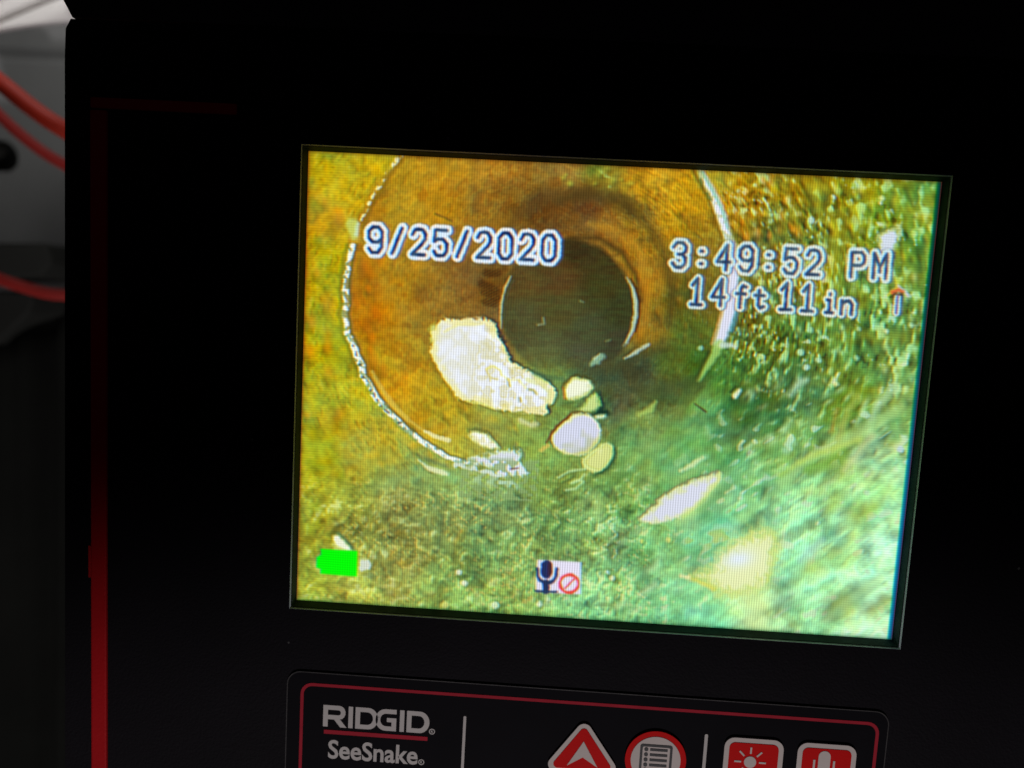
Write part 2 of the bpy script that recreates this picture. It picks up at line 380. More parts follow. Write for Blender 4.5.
img = img * (1 - .16 * np.exp(-((X - 545) / 60) ** 2 - ((Y - 225) / 36) ** 2) - .14 * np.exp(-((X - 492) / 26) ** 2 - ((Y - 285) / 40) ** 2) - .20 * np.exp(-((X - 690) / 26) ** 2 - ((Y - 300) / 50) ** 2))[..., None]
img = img * (1 - .15 * sm((X - 700) / 60) * (1 - sm((Y - 400) / 90)) - .10 * np.exp(-((X - 765) / 50) ** 2 - ((Y - 385) / 50) ** 2))[..., None]
mint = (sm((X - 560) / 220) * sm((Y - 400) / 150))[..., None]
img = img + mint * np.array([0., 12., 36.])
amp_t = np.clip(0.14 + 0.78 * right * k1 + 0.30 * lowR * (1 - right) + 0.35 * bott + 0.30 * sm((650 - np.abs(X - 660) * 12) / 400) * (Y < 260), 0, 1)
n1 = pn(46, 165, 1); n2 = pn(84, 250, 2); n3 = pn(18, 60, 3)
iso1 = vnoise(X / 7 + 3, Y / 6.5, 4); iso2 = vnoise(X / 3.6, Y / 3.2, 5); iso3 = vnoise(X / 17, Y / 15, 6); iso4 = vnoise(X / 2.2, Y / 2.2, 7)
diag = vnoise((X * .86 + Y * .5) / 4.2, (-X * .5 + Y * .86) / 11.0, 12)     # bottom smear
# streaks that lean up to the right on the lower right
s1 = vnoise((X * .70 - Y * .45) / 16.0, (X * .52 + Y * .80) / 4.6, 8); s2 = vnoise((X * .75 - Y * .5) / 34.0, (X * .5 + Y * .85) / 10.0, 9)
s3 = vnoise((X * .70 - Y * .45) / 7.0, (X * .52 + Y * .80) / 2.6, 18)
tex = (n1 - .5) * 0.9 + (n2 - .5) * 0.8 + (n3 - .5) * 0.5
tex = tex * (1 - lowR) + lowR * ((s1 - .5) * .34 + (s2 - .5) * .40 + (s3 - .5) * .16 + (n1 - .5) * .22 + (iso3 - .5) * .35 + (iso1 - .5) * .15)
iso = (iso1 - .5) * .55 + (iso2 - .5) * .55 + (iso3 - .5) * .3 + (iso4 - .5) * .3
texb = tex * (1 - bott) + bott * ((iso1 - .5) * .65 + (iso2 - .5) * .38 + (diag - .5) * .5 + (iso3 - .5) * .45 + (iso4 - .5) * .15)
T = texb * amp_t + iso * (0.16 + .17 * (1 - k1) * (1 - k2) +  0.24 * outer_l + 0.24 * bott + .05 * right)
lum = img.mean(-1, keepdims=True)
img = img * (1 + 0.62 * T[..., None])
# raised bumps: pale where the texture peaks, dark beside them
hi = sm((T - 0.10) / 0.36) * np.clip(right * 1.0 + lowR * .75 + bott * .75 + .10, 0, 1)
hi_c = np.array([208., 220., 158.]) + right[..., None] * np.array([-22., 8., 0.])
img = img * (1 - .70 * hi[..., None]) + hi_c * .70 * hi[..., None]
Ts = np.roll(np.roll(T, -3, 1), -3, 0)
img *= (1 - 0.18 * sm((Ts - .10) / .3) * np.clip(right + .6 * lowR + .5 * bott, 0, 1) * (1 - hi))[..., None]
n4 = pn(120, 250, 40); iso5 = vnoise(X / 2.8, Y / 2.5, 41); patch = sm((vnoise(X / 24, Y / 20, 42) - .25) / .4)
gz = (n2 * .45 + n4 * .35 + iso5 * .35) / 1.15
gl_ = vnoise((X * .70 - Y * .45) / 7.0, (X * .52 + Y * .80) / 4.0, 43) * .65 + iso1 * .35
gz = gz * (1 - lowR) + gl_ * lowR; gz = gz * (1 - bott) + (iso5 * .5 + vnoise((X * .86 + Y * .5) / 3.2, (-X * .5 + Y * .86) / 2.2, 44) * .5) * bott
sp_ = sm((gz - .60) / .16); sd_ = sm((.42 - gz) / .16)
reg = np.clip(.62 * right * k1 + .42 * lowR * sm((X + Y - 1110) / 150) + .42 * bott + .20 * outer_l + .12, 0, .75) * patch * (1 - .8 * k2)
gc = np.array([222., 196., 70.]) + sm((X - 480) / 260)[..., None] * np.array([-20., 30., 120.]) + bott[..., None] * np.array([0., 14., 40.]) * (X < 620)[..., None]
img = img * (1 - (sp_ * reg)[..., None]) + np.clip(gc, 0, 235) * (sp_ * reg)[..., None]
img = img * (1 - (sd_ * reg * .42 * (1 - .85 * lowR) * (1 - .6 * bott))[..., None])
clump = vnoise((X * .70 - Y * .45) / 22.0, (X * .52 + Y * .80) / 11.0, 45) * .6 + vnoise((X * .70 - Y * .45) / 10.0, (X * .52 + Y * .80) / 6.0, 46) * .4 - .5
img += (clump * lowR)[..., None] * np.array([44., 22., 14.]) ; img += ((vnoise(X / 15, Y / 12, 47) - .5) * lowR * k1)[..., None] * np.array([6., 12., 34.])
dk = sm((vnoise(X / 20, Y / 13, 160) * .6 + vnoise(X / 7, Y / 5, 161) * .4 - .50) / .16) * bott
img = img * (1 - .13 * dk[..., None]); rb = sm((vnoise(X / 15, Y / 13, 162) * .6 + vnoise(X / 5, Y / 5, 163) * .4 - .50) / .18) * (1 - k1) * (1 - k2) * (1 - low)
img = img * (1 - rb[..., None] * np.array([.06, .12, .15]))
# bright grit
def dots(n, seed, x0, x1, y0, y1, col, s0=1.2, s1=3.2, al=.8, stretch=1.0, ang=0.0):
    rs = np.random.RandomState(seed)
    for _ in range(n):
        cx, cy, s, a = rs.uniform(x0, x1), rs.uniform(y0, y1), rs.uniform(s0, s1), rs.uniform(.35, 1) * al
        j0 = np.searchsorted(-Y[:, NU // 2] * -1, 0)
        sl = local(cx, cy, s * 5 * stretch)
        if sl is None: continue
        x_, y_ = X[sl] - cx, Y[sl] - cy
        aa = ang + rs.uniform(-.3, .3)
        p_ = (x_ * math.cos(aa) + y_ * math.sin(aa)) / (s * stretch); q_ = (-x_ * math.sin(aa) + y_ * math.cos(aa)) / s
        k = np.exp(-(p_ ** 2 + q_ ** 2) * .8)[..., None] * a
        sh = np.exp(-((p_ - .9) ** 2 + (q_ - 1.1) ** 2) * .8)[..., None] * a * .35
        img[sl] = img[sl] * (1 - sh); img[sl] = img[sl] * (1 - k) + np.array(col, float) * k
Xm, Ym = X.min(), Y.min()
def local(cx, cy, rad):
    """index window of the raster around a photo point"""
    h = hit(cx, cy, 0.0); i = (h[0] + LW) / (LW + LR) * NU; j = (LH - h[2]) / (2 * LH) * NV; q = rad * 1.6 + 4
    i0, i1, j0, j1 = int(max(0, i - q)), int(min(NU + 1, i + q)), int(max(0, j - q)), int(min(NV + 1, j + q))
    return None if i1 <= i0 or j1 <= j0 else (slice(j0, j1), slice(i0, i1))
dots(60, 1, 735, 935, 185, 400, (190, 225, 150), 1.3, 3.0, .8, 1.5, 1.45)
dots(36, 2, 760, 935, 185, 300, (225, 215, 40), 1.8, 4.0, .7, 1.8, 1.5)
dots(26, 3, 735, 800, 175, 260, (235, 150, 25), 1.8, 3.6, .6, 1.6, 1.4)
dots(50, 4, 740, 900, 380, 500, (180, 220, 160), 1.3, 3.0, .7, 2.2, 2.3)
dots(70, 5, 330, 560, 500, 615, (205, 215, 130), 1.2, 2.6, .6, 1.4, .4)
dots(50, 6, 360, 560, 480, 612, (100, 130, 70), 1.4, 2.8, .5, 1.5, .3)
dots(26, 7, 330, 470, 520, 612, (215, 180, 60), 1.6, 3.5, .5, 1.5, -.5)
dots(26, 8, 305, 345, 160, 420, (232, 150, 20), 2.5, 6.0, .55, 1.5, 1.2)
dots(30, 9, 305, 345, 160, 600, (150, 175, 30), 2.0, 5.0, .45, 1.5, 1.0)
dots(20, 10, 355, 385, 255, 370, (215, 120, 12), 2.5, 6.0, .55, 1.6, 1.4)
dots(40, 11, 370, 520, 360, 470, (225, 180, 35), 1.5, 3.6, .5, 1.5, .8)
dots(26, 12, 370, 520, 360, 470, (130, 120, 30), 1.3, 2.6, .6, 1.5, .8)
dots(40, 13, 620, 715, 165, 260, (215, 175, 30), 1.5, 3.6, .5, 1.5, .8)
dots(26, 14, 620, 715, 165, 350, (110, 85, 20), 1.5, 3.6, .6, 1.5, .9)
dots(30, 15, 640, 700, 270, 340, (185, 135, 30), 1.5, 3.6, .45, 1.6, 1.5)
dots(24, 16, 560, 640, 155, 185, (190, 190, 60), 1.3, 3.0, .6, 1.3, .1)
dots(20, 17, 345, 460, 160, 300, (150, 110, 20), 2.0, 4.0, .25, 1.5, .9)
dots(40, 19, 600, 880, 530, 640, (190, 225, 165), 1.6, 4.0, .45, 2.0, 2.5)
dots(26, 20, 780, 890, 440, 620, (175, 200, 70), 3.0, 8.0, .5, 1.8, 2.4)
dots(16, 21, 700, 890, 440, 640, (100, 170, 130), 3.0, 8.0, .5, 1.8, 2.4)
# colour blotches (low resolution chroma of the video signal)
hue = (vnoise(X / 19, Y / 14, 30) - .5) + .8 * (vnoise(X / 8, Y / 6, 31) - .5)
img += hue[..., None] * np.array([30., -4., -26.]) * (1 - .75 * k2[..., None]) * (0.45 + .45 * (k1 * (1 - lowR) * (1 - bott)))[..., None]
hz = vnoise(X / 26, Y / 2.6, 33) - .5
img *= (1 + .09 * hz * (k2 + .6 * sm((e2 - .9) / .2) * (1 - sm((e2 - 1.9) / .6)) * (Y > 330)))[..., None]
img += ((vnoise(X / 9, Y / 3, 34) - .5) * k2)[..., None] * np.array([3., 12., 5.])

def blur(a, n):
    k = np.ones(n) / n
    for ax in (0, 1):
        c_ = np.cumsum(np.concatenate([np.repeat(a.take([0], ax), n // 2 + 1, ax), a, np.repeat(a.take([-1], ax), n // 2, ax)], ax), ax)
        a = (c_.take(range(n, c_.shape[ax]), ax) - c_.take(range(0, c_.shape[ax] - n), ax)) / n
    return a
# ---- drawing tools
def seg_d(pts, sl, widths=None):
    d = np.full(X[sl].shape, 1e9)
    x_, y_ = X[sl], Y[sl]
    for i in range(len(pts) - 1):
        (ax, ay), (bx, by) = pts[i][:2], pts[i + 1][:2]
        L2 = (bx - ax) ** 2 + (by - ay) ** 2 + 1e-9
        t = np.clip(((x_ - ax) * (bx - ax) + (y_ - ay) * (by - ay)) / L2, 0, 1)
        q = np.hypot(x_ - ax - t * (bx - ax), y_ - ay - t * (by - ay))
        if widths is not None: q = q - (widths[i] * (1 - t) + widths[i + 1] * t) / 2
        d = np.minimum(d, q)
    return d
def win(pts, pad):
    xs = [p[0] for p in pts]; ys = [p[1] for p in pts]
    return local((min(xs) + max(xs)) / 2, (min(ys) + max(ys)) / 2, max(max(xs) - min(xs), max(ys) - min(ys)) / 2 + pad)
def stroke(pts, wd, col, alpha=1.0, soft=1.2, mod=None):
    widths = wd if isinstance(wd, (list, tuple)) else [wd] * len(pts)
    sl = win(pts, max(widths) + 6 + soft * 2); d = seg_d(pts, sl, widths)
    d = d + ((vnoise(X[sl] / 2.6, Y[sl] / 2.6, 201) - .5) * 1.1 + (vnoise(X[sl] / 6, Y[sl] / 6, 202) - .5) * 1.0) * min(1, max(widths) / 4)
    a = sm(.5 - d / (2 * soft)) * alpha
    if mod is not None: a = a * mod[sl]
    a = a[..., None]; img[sl] = img[sl] * (1 - a) + np.array(col, float) * a
def poly_sd(pts, sl):
    x_, y_ = X[sl], Y[sl]; ins = np.zeros(x_.shape, bool); n = len(pts)
    for i in range(n):
        (ax, ay), (bx, by) = pts[i], pts[(i + 1) % n]
        c_ = ((ay > y_) != (by > y_)) & (x_ < (bx - ax) * (y_ - ay) / (by - ay + 1e-9) + ax)
        ins ^= c_
    d = seg_d(list(pts) + [pts[0]], sl)
    return np.where(ins, -d, d)
def shape(pts, core, rim=None, rimw=5.0, soft=1.0, alpha=1.0, rough=1.4, outline=None, oa=.8, odir=(1, 0), ow=2.2, seed=50):
    cp = []                                      # cut the corners once
    for i_ in range(len(pts)):
        a_, b_ = pts[i_], pts[(i_ + 1) % len(pts)]; cp += [(a_[0] * .75 + b_[0] * .25, a_[1] * .75 + b_[1] * .25), (a_[0] * .25 + b_[0] * .75, a_[1] * .25 + b_[1] * .75)]
    pts = cp; sl = win(pts, 14); d0 = poly_sd(pts, sl); soft = soft * 1.6; d = d0 + (vnoise(X[sl] / 2.3, Y[sl] / 2.1, seed + 9) - .5) * rough * 1.8 + (vnoise(X[sl] / 4.0, Y[sl] / 4.0, seed) - .5) * rough * 2 + (vnoise(X[sl] / 9.0, Y[sl] / 9.0, seed + 7) - .5) * rough * 1.6
    if outline is not None:                       # dark halo of the sharpened video, on one side
        db = blur(d0[..., None], 5)[..., 0]; gy, gx = np.gradient(db); g = np.hypot(gx, gy) + 1e-6
        side = np.clip((gx * odir[0] + gy * odir[1]) / g, 0, 1)
        o = np.exp(-((d - ow * .8) / ow) ** 2) * side * oa
        img[sl] = img[sl] * (1 - o[..., None]) + np.array(outline, float) * o[..., None]
    a = (sm(.5 - d / (2 * soft)) * alpha)[..., None]
    c_ = np.array(core, float) * np.ones(X[sl].shape + (3,))
    if rim is not None:
        k = sm((-d) / rimw + (vnoise(X[sl] / 6, Y[sl] / 6, seed + 1) - .5) * .7)[..., None]; c_ = np.array(rim, float) * (1 - k) + c_ * k
    img[sl] = img[sl] * (1 - a) + c_ * a
def Z(ox, oy, s, pts): return [(ox + a / s, oy + b / s) for a, b in pts]

# joint shadow arcs of the inner pipe
stroke([(505,240),(515,218),(535,202),(560,196),(585,194)], [4,8,12,15,14], (92,66,28), .45, 5)
stroke([(560,200),(590,193),(620,200),(642,216),(658,238),(667,262),(672,290),(670,325)], [6,14,14,12,11,10,8,4], (72,58,24), .62, 7)
stroke([(590,224),(612,228),(630,240),(643,258)], [6,10,11,8], (200,150,40), .45, 4)
stroke([(640,262),(646,290),(646,320),(638,340)], [5,8,8,5], (190,135,35), .5, 4)
stroke([(570,238),(600,238),(622,252),(636,275),(641,300)], [3,5,5,4,4], (52,40,18), .6, 3.5)
stroke([(505,285),(500,305),(501,330)], 3, (95,70,30), .3, 2)
stroke([(663,343),(640,360),(600,372)], [10,16,16], (62,66,40), .45, 8)
stroke([(690,385),(722,345),(736,315)], [6,10,8], (66,100,32), .55, 5)
stroke([(610,392),(660,388),(700,382)], [16,20,14], (62,72,42), .45, 9)
# outer ring, left
ringL = [(400,156),(387,172),(381,184),(373,195),(366,210),(361,220)]
brk = 0.10 + .95 * sm((vnoise(X / 4.0, Y / 4.0, 60) * .6 + vnoise(X / 2.2, Y / 2.2, 65) * .4 - .38) / .18)
brk2 = sm((vnoise(X / 4.2, Y / 3.6, 61) - .35) / .25)
stroke([(402,160),(389,176),(383,188),(376,199),(369,213),(364,226)], 5, (110,85,20), .5, 1.8)
stroke(ringL, [4.5,4,4,3,3.5,3], (232,222,165), .95, 1.2, brk)
stroke([(352,224),(354,236)], [12,9], (200,215,110), .8, 3); stroke([(357,224),(356,234)], [4,4], (200,225,190), .8, 2)
ringB = [(352,246),(348.6,257),(347,269),(345.5,277),(344.5,291),(346,305),(343.5,314),(346,324),(346.5,334),(352.5,344),(356,355),(361,366),(362,376),(369,385),(375,398),(385,409),(394,418),(406,430),(420,441),(432,448),(446,457),(460,461),(474,464)]
stroke([(a - 4.5, b) for a, b in ringB[:13]] , 4, (120,120,30), .6, 1.6)
stroke([(a + 5, b - 1) for a, b in ringB], 3.5, (86,95,45), .7, 1.6)
stroke([(a, b) for a, b in ringB], 5.5, (120,150,110), .7, 1.8)
stroke([(a + .6, b) for a, b in ringB], [5.5,5,4.4,5.4,6.5,5.5,4.4,5.4,6,6.5,6.5,6.5,6.5,6.5,6,6.5,5.5,5.5,5.5,5,4.5,4,3.5], (235,238,225), 1, 1.2, brk)
stroke([(a + 2, b + 1) for a, b in ringB[8:]], 3, (150,205,195), .6, 1.2, 1 - brk * .8)
stroke(ringB[9:18], 3, (70,80,70), .7, 1.0, sm((vnoise(X / 3.5, Y / 3.2, 64) - .62) / .12))
stroke([(372,372),(378,384),(392,404),(408,420),(424,431)], [3,4,5,4,3], (222,200,90), .55, 1.6)
stroke([(424,431),(436,437),(448,440)], [3,4.5,5], (232,228,170), .85, 1.4)
stroke([(418,460),(428,468),(440,472),(447,474)], [2,4,5,3], (225,232,185), .85, 1.6)
stroke([(418,455),(430,461),(446,466)], 4, (85,110,75), .45, 2)
# outer ring, right
ringR = [(699,168),(702,176),(707,184),(712,193),(716,201),(721,215),(725,228),(728,238)]
stroke([(a - 6, b) for a, b in ringR], 3.5, (110,80,15), .65, 1.8)
stroke(ringR, [6,7,8,9,9,10,10,9], (190,215,180), .75, 2.6)
stroke([(704,180),(712,196),(717,208),(722,222),(727,236)], [2,4,6,7,6], (228,230,240), .95, 2.2, .25 + .75 * brk)
stroke([(703,172),(713,190),(722,208),(728,228)], 2.5, (140,205,190), .7, 1.3)
stroke([(701,180),(704,187),(711,200)], 3, (90,110,50), .7, 1.2, brk2)
rr = [(731,244),(733,262),(733,280),(731,298),(728,315),(723,330),(719,343)]
stroke([(a + 8, b) for a, b in rr[2:6]], 5, (50,125,140), .7, 2)
stroke(rr, [8,10,12,13,14,13,10], (205,215,215), .8, 3.2); stroke(rr, [5,7,9,10,11,10,7], (218,220,238), 1, 2.2)
stroke([(a - 7, b + 1) for a, b in rr[3:]], 2.5, (215,170,120), .6, 1.5)
stroke([(719,345),(713,357),(706,368),(699,379)], [10,8,6,4], (160,205,105), .85, 2.5)
stroke([(722,345),(731,345),(735,348)], [6,5,3], (200,220,210), .8, 2)
stroke([(709,352),(702,366),(697,378)], 4, (45,60,20), .6, 2)
# inner ring
stroke([(510.5,276.5),(505,288),(501.5,302),(500.5,318),(501,328)], [1.8,2.6,2.8,2,1.2], (205,190,140), .9, 1.1)
stroke([(513,280),(508,290),(504.5,303),(503.5,318)], 2, (62,85,60), .5, 1.3)
stroke([(626.4,277.5),(632.2,288),(635.3,300.6),(635.5,315),(632.4,330),(626,342)], [1.5,3.2,4,4,3.4,2.6], (180,196,170), .95, 1.2)
stroke([(631,279),(636.5,289),(639.5,301),(639.5,316),(636,331)], 2.2, (58,42,20), .8, 1.3)
stroke([(626,343),(624,345.5)], 3.5, (150,165,140), .6, 1.5)
stroke([(625,358.5),(636,352),(648,344.5)], [2,4.5,4], (185,200,175), .9, 1.4)
stroke([(592,364),(597,360),(602,356)], [4,8,6], (140,180,145), .9, 2.0)
stroke([(595,359),(600,354)], 2, (200,215,180), .7, 1.3)
stroke([(543,318),(544,324),(538,325)], 1.8, (150,160,120), .7, 1.2)
stroke([(580,301),(583,302)], 2.2, (130,155,110), .6, 1.2)
stroke([(606,341),(610,340)], 2, (140,160,100), .5, 1.3)
# hatched dark patch
hat = sm((np.sin((X * .5 + Y * 1.0) * 2.1) + .5) / .8)
for q in ([(486,273),(498,273)], [(482,284),(496,290)], [(484,292),(497,298)], [(486,302),(494,303)]):
    stroke(q, [7, 8], (60,36,14), .70, 2.0, .45 + .55 * hat)
stroke([(436,214),(446,218),(452,221)], 2, (90,70,25), .6, 1.3)
# patch of grit at the top
stroke([(556,160),(575,170),(590,178)], 3, (200,160,60), .5, 2.0, brk2)
stroke([(600,172),(612,182),(608,186)], 4, (180,215,110), .6, 2.2, brk2)

# ---- debris and stones
s8 = lambda pts: Z(400, 280, 3.2, pts)
shape(s8([(92,140),(118,135),(122,170),(110,215),(95,200)]), (205,212,120), (170,185,75), 3, 1.5, .9, seed=80)
shape(s8([(130,130),(150,124),(195,128),(235,122),(270,122),(295,133),(308,150),(306,168),(322,190),(345,235),(362,270),(400,286),(440,305),(478,328),(497,352),(496,380),(488,398),(470,402),(472,430),(430,428),(380,425),(330,418),(290,408),(255,392),(215,388),(180,378),(160,342),(130,300),(108,265),(100,215),(104,165)]),
      (226,229,226), (236,231,168), 10, 1.1, 1, 1.3, (22,42,50), .75, (1, -.25), 2.2, seed=81)
shape(s8([(108,265),(130,300),(160,342),(180,378),(175,385),(150,350),(120,305),(100,262)]), (130,105,25), None, 3, 1.2, .55, seed=82)
for q, wq, cq, aq in (([(275,285),(295,275),(320,290),(322,305)], 6, (232,225,110), .8), ([(275,290),(285,312),(310,318)], 4, (205,190,90), .8),
                      ([(262,140),(185,142),(140,165)], 9, (240,235,150), .6), ([(405,320),(450,330),(480,360),(470,385)], 16, (222,226,150), .7),
                      ([(345,318),(350,340)], 7, (160,160,55), .8), ([(412,350),(425,352),(432,362)], 7, (150,155,60), .7), ([(383,378),(385,388)], 7, (150,150,60), .8),
                      ([(430,305),(470,330)], 8, (200,215,110), .7), ([(215,388),(255,394),(300,412)], 8, (225,230,120), .7), ([(320,300),(345,320),(380,320),(400,345)], 8, (236,232,140), .6)):
    stroke(s8(q), wq / 3.2, cq, aq, 1.5)
for q in ([(255,400),(290,414),(330,424)], [(190,385),(230,400)], [(472,405),(490,402),(502,375)]):
    stroke(s8(q), 1.3, (95,90,25), .6, 1.2)
stroke(s8([(430,295),(470,312),(520,318)]), 5, (70,105,70), .6, 2); stroke(s8([(500,330),(515,355),(505,395)]), 7, (110,150,80), .6, 2.5)
shape(s8([(600,380),(630,350),(642,395),(636,420),(600,428),(566,420),(585,400)]), (205,225,140), (150,190,95), 4, 1.4, .95, 1, (20,50,50), .7, (1, .2), 2.4, seed=83)
shape(s8([(524,340),(558,308),(600,320),(624,338),(610,362),(560,386),(530,382)]), (238,242,215), (205,215,130), 4, 1.2, 1, .8, (70,60,20), .6, (-.6, -1), 2, seed=84)
stroke(s8([(524,345),(528,380)]), 1.8, (175,120,30), .8, 1.2)
shape(s8([(482,505),(500,478),(530,450),(556,430),(585,426),(620,438),(644,468),(640,515),(615,545),(585,560),(555,562),(515,552),(488,530)]),
      (208,212,232), (232,232,180), 4.5, 1.2, 1, .8, (95,65,25), .7, (-1, -.7), 1.8, seed=85)
stroke(s8([(468,520),(500,470),(545,432)]), 1.8, (105,60,20), .75, 1.2); stroke(s8([(455,545),(475,530)]), 4, (225,190,90), .7, 1.6)
shape(s8([(578,575),(600,560),(625,540),(656,518),(682,530),(684,562),(664,596),(632,617),(600,610)]), (240,243,205), (210,226,140), 5, 1.3, 1, .7, (25,70,45), .75, (1, .55), 2.6, seed=86)
shape(s8([(622,436),(640,426),(662,432),(655,446),(630,448)]), (215,230,190), (160,200,150), 2, 1.2, .95, .6, (18,48,36), .9, (0.2, -1), 3, seed=87)
for q in ([(505,632),(540,612),(590,605)], [(545,650),(575,640),(588,622)], [(530,672),(560,668),(585,645)]):
    stroke(s8(q), 2.2, (190,225,160), .75, 1.5)
stroke(s8([(520,650),(540,640),(560,628)]), 2.6, (70,95,45), .6, 1.6)
shape(s8([(212,490),(235,483),(262,486),(292,508),(322,538),(300,545),(262,535),(235,515)]), (240,240,222), (222,230,160), 4, 1.4, .95, 1, (70,85,45), .6, (.6, -1), 2.4, seed=88)
shape(s8([(208,575),(235,562),(282,558),(340,540),(368,536),(388,560),(380,585),(405,600),(398,622),(355,632),(320,625),(285,600),(245,590)]), (214,220,230), (210,228,195), 4, 1.4, .97, 1.6, (70,100,80), .6, (.9, -.2), 2.4, seed=89)
sl = local(500, 462, 34); hb = sm((vnoise(X[sl] / 4.2, Y[sl] / 3.0, 150) - .50) / .14) * sm((Y[sl] - 455) / 8) * .75
img[sl] = img[sl] * (1 - hb[..., None]) + np.array([135, 165, 105.]) * hb[..., None]
stroke(s8([(355,605),(378,602)]), 1.6, (90,60,60), .7, 1); stroke(s8([(310,655),(345,640),(360,655)]), 4, (200,225,200), .6, 2.4, brk2)
stroke([(472,478),(500,482),(515,488)], [8,10,6], (180,215,190), .5, 4, brk2)
for q, wq in (([(455,465),(475,468),(500,476)], 5), ([(520,470),(528,474)], 4)): stroke(q, wq, (215,230,225), .8, 1.6, brk2)
stroke([(520,420),(530,425),(536,424)], 5, (215,220,170), .7, 2.2)
sl = local(475, 365, 70); nb = vnoise(X[sl] / 8, Y[sl] / 7, 97) * .6 + vnoise(X[sl] / 3.6, Y[sl] / 3.4, 98) * .4
w_ = sm((img[sl].min(-1) - 150) / 40); ge = sm((X[sl] - 462) / 30)
img[sl] = img[sl] * (1 + (w_ * (nb - .52) * (.12 + .20 * ge))[..., None] * np.array([.5, .7, 2.2]))
rg = (1 - sm(np.abs(nb - .46) / .05)) * w_ * (.10 + .45 * ge)
img[sl] = img[sl] * (1 - rg[..., None]) + np.array([205, 196, 110.]) * rg[..., None]
for cx_, cy_, rx_, ry_ in ((577, 434, 26, 22), (577, 388, 15, 12), (682, 498, 40, 24)):      # the stones are rounder than flat: paler upper left
    sl = local(cx_, cy_, rx_ + 8); w_ = sm((img[sl].min(-1) - 140) / 40)
    t_ = ((X[sl] - cx_) / rx_ * .5 + (Y[sl] - cy_) / ry_ * .8) + (vnoise(X[sl] / 6, Y[sl] / 5, 99) - .5) * .8
    img[sl] = img[sl] * (1 - (w_ * sm((t_ + .1) / 1.2) * .22)[..., None] * np.array([.55, .45, 1.5]))
# shard and its streak
q2 = lambda pts: Z(600, 400, 3.072, pts)
stroke(q2([(365,245),(330,290),(285,345),(240,368)]), [6,12,12,8], (195,225,130), .6, 5)
shape(q2([(118,372),(140,345),(170,315),(215,282),(270,252),(330,230),(376,222),(374,246),(340,282),(300,322),(262,352),(215,372),(160,380)]),
      (212,216,232), (216,224,170), 8, 1.7, 1, 1.2, (110,90,70), .5, (-.5, -1), 1.6, seed=90)
stroke(q2([(368,226),(352,262),(300,322),(255,358)]), 4.5, (205,225,125), .6, 2.4)
stroke(q2([(250,218),(285,198),(318,176)]), [3,5,3], (205,225,165), .85, 1.8)
stroke(q2([(292,12),(325,36)]), 1.8, (60,50,25), .7, 1.2)
stroke([(640,414),(650,410),(656,402)], [5,6,3], (170,200,100), .8, 2.4)
stroke([(735,396),(739,391)], 5, (225,232,200), .9, 1.8); stroke([(731,392),(735,387)], 3, (35,55,20), .7, 1.6)
# pale mound lower right
shape(q2([(300,560),(350,500),(400,440),(470,395),(550,400),(560,450),(540,530),(520,590),(440,620),(370,610)]), (205,226,140), None, 8, 9, .6, 4, seed=99)
shape(q2([(262,540),(300,548),(340,560),(382,598),(440,600),(512,572),(530,520),(552,440),(540,402),(480,398),(430,430),(372,462),(350,510),(300,530)]),
      (228,234,178), (200,218,120), 12, 4.2, .92, 3.0, seed=91)
sl = local(740, 558, 50); g = np.exp(-(((X[sl] - 738) * .8 + (Y[sl] - 558) * .25) ** 2 / 150 + (Y[sl] - 559) ** 2 / 75))[..., None]
img[sl] = img[sl] * (1 - g) + np.array([222, 234, 242.]) * g
stroke(q2([(455,600),(480,640),(485,720)]), [18, 22, 20], (205,226,150), .6, 7)
stroke(q2([(275,545),(310,560),(350,580)]), 4, (222,215,90), .7, 2.4); stroke(q2([(250,540),(270,545)]), 4, (235,232,170), .8, 2)
# light ridges running up to the right on the right-hand wall
for q, wq, cq, aq in (([(782,482),(806,462),(835,446),(868,428),(900,408)], [8,9,10,12,12], (175,220,135), .55), ([(780,475),(812,455),(860,440)], [3,6,6], (195,215,90), .55),
        ([(845,470),(862,448),(872,436)], [5,7,6], (205,218,150), .6), ([(870,418),(880,402),(895,388)], [5,9,6], (180,220,175), .6), ([(740,520),(775,492),(800,478)], [5,8,5], (165,215,130), .4),
        ([(808,470),(835,462),(845,452)], [10,16,8], (112,165,50), .55), ([(838,440),(848,412),(858,396)], [6,7,5], (185,195,95), .5), ([(832,430),(838,410)], 4, (180,120,30), .5),
        ([(790,395),(800,382),(806,380)], [5,7,5], (190,225,190), .7), ([(790,420),(784,432)], [6,6], (180,220,150), .6), ([(785,450),(792,443)], [8,6], (175,225,185), .6),
        ([(700,510),(735,480),(760,455)], [6,9,6], (95,155,80), .35), ([(600,480),(640,455),(690,430)], [6,9,6], (135,185,100), .25), ([(575,520),(598,506),(640,500)], [6,9,6], (160,210,120), .35),
        ([(800,560),(812,548),(822,540)], [6,9,6], (170,215,190), .55), ([(825,620),(850,600),(880,580)], [8,12,10], (185,220,150), .4), ([(600,560),(640,575),(655,600)], [10,14,10], (110,175,120), .35),
        ([(640,595),(655,585)], [6,6], (190,225,170), .6), ([(580,505),(595,495),(600,520)], [8,8,8], (190,215,130), .35)):
    stroke(q, wq, cq, aq, 4)
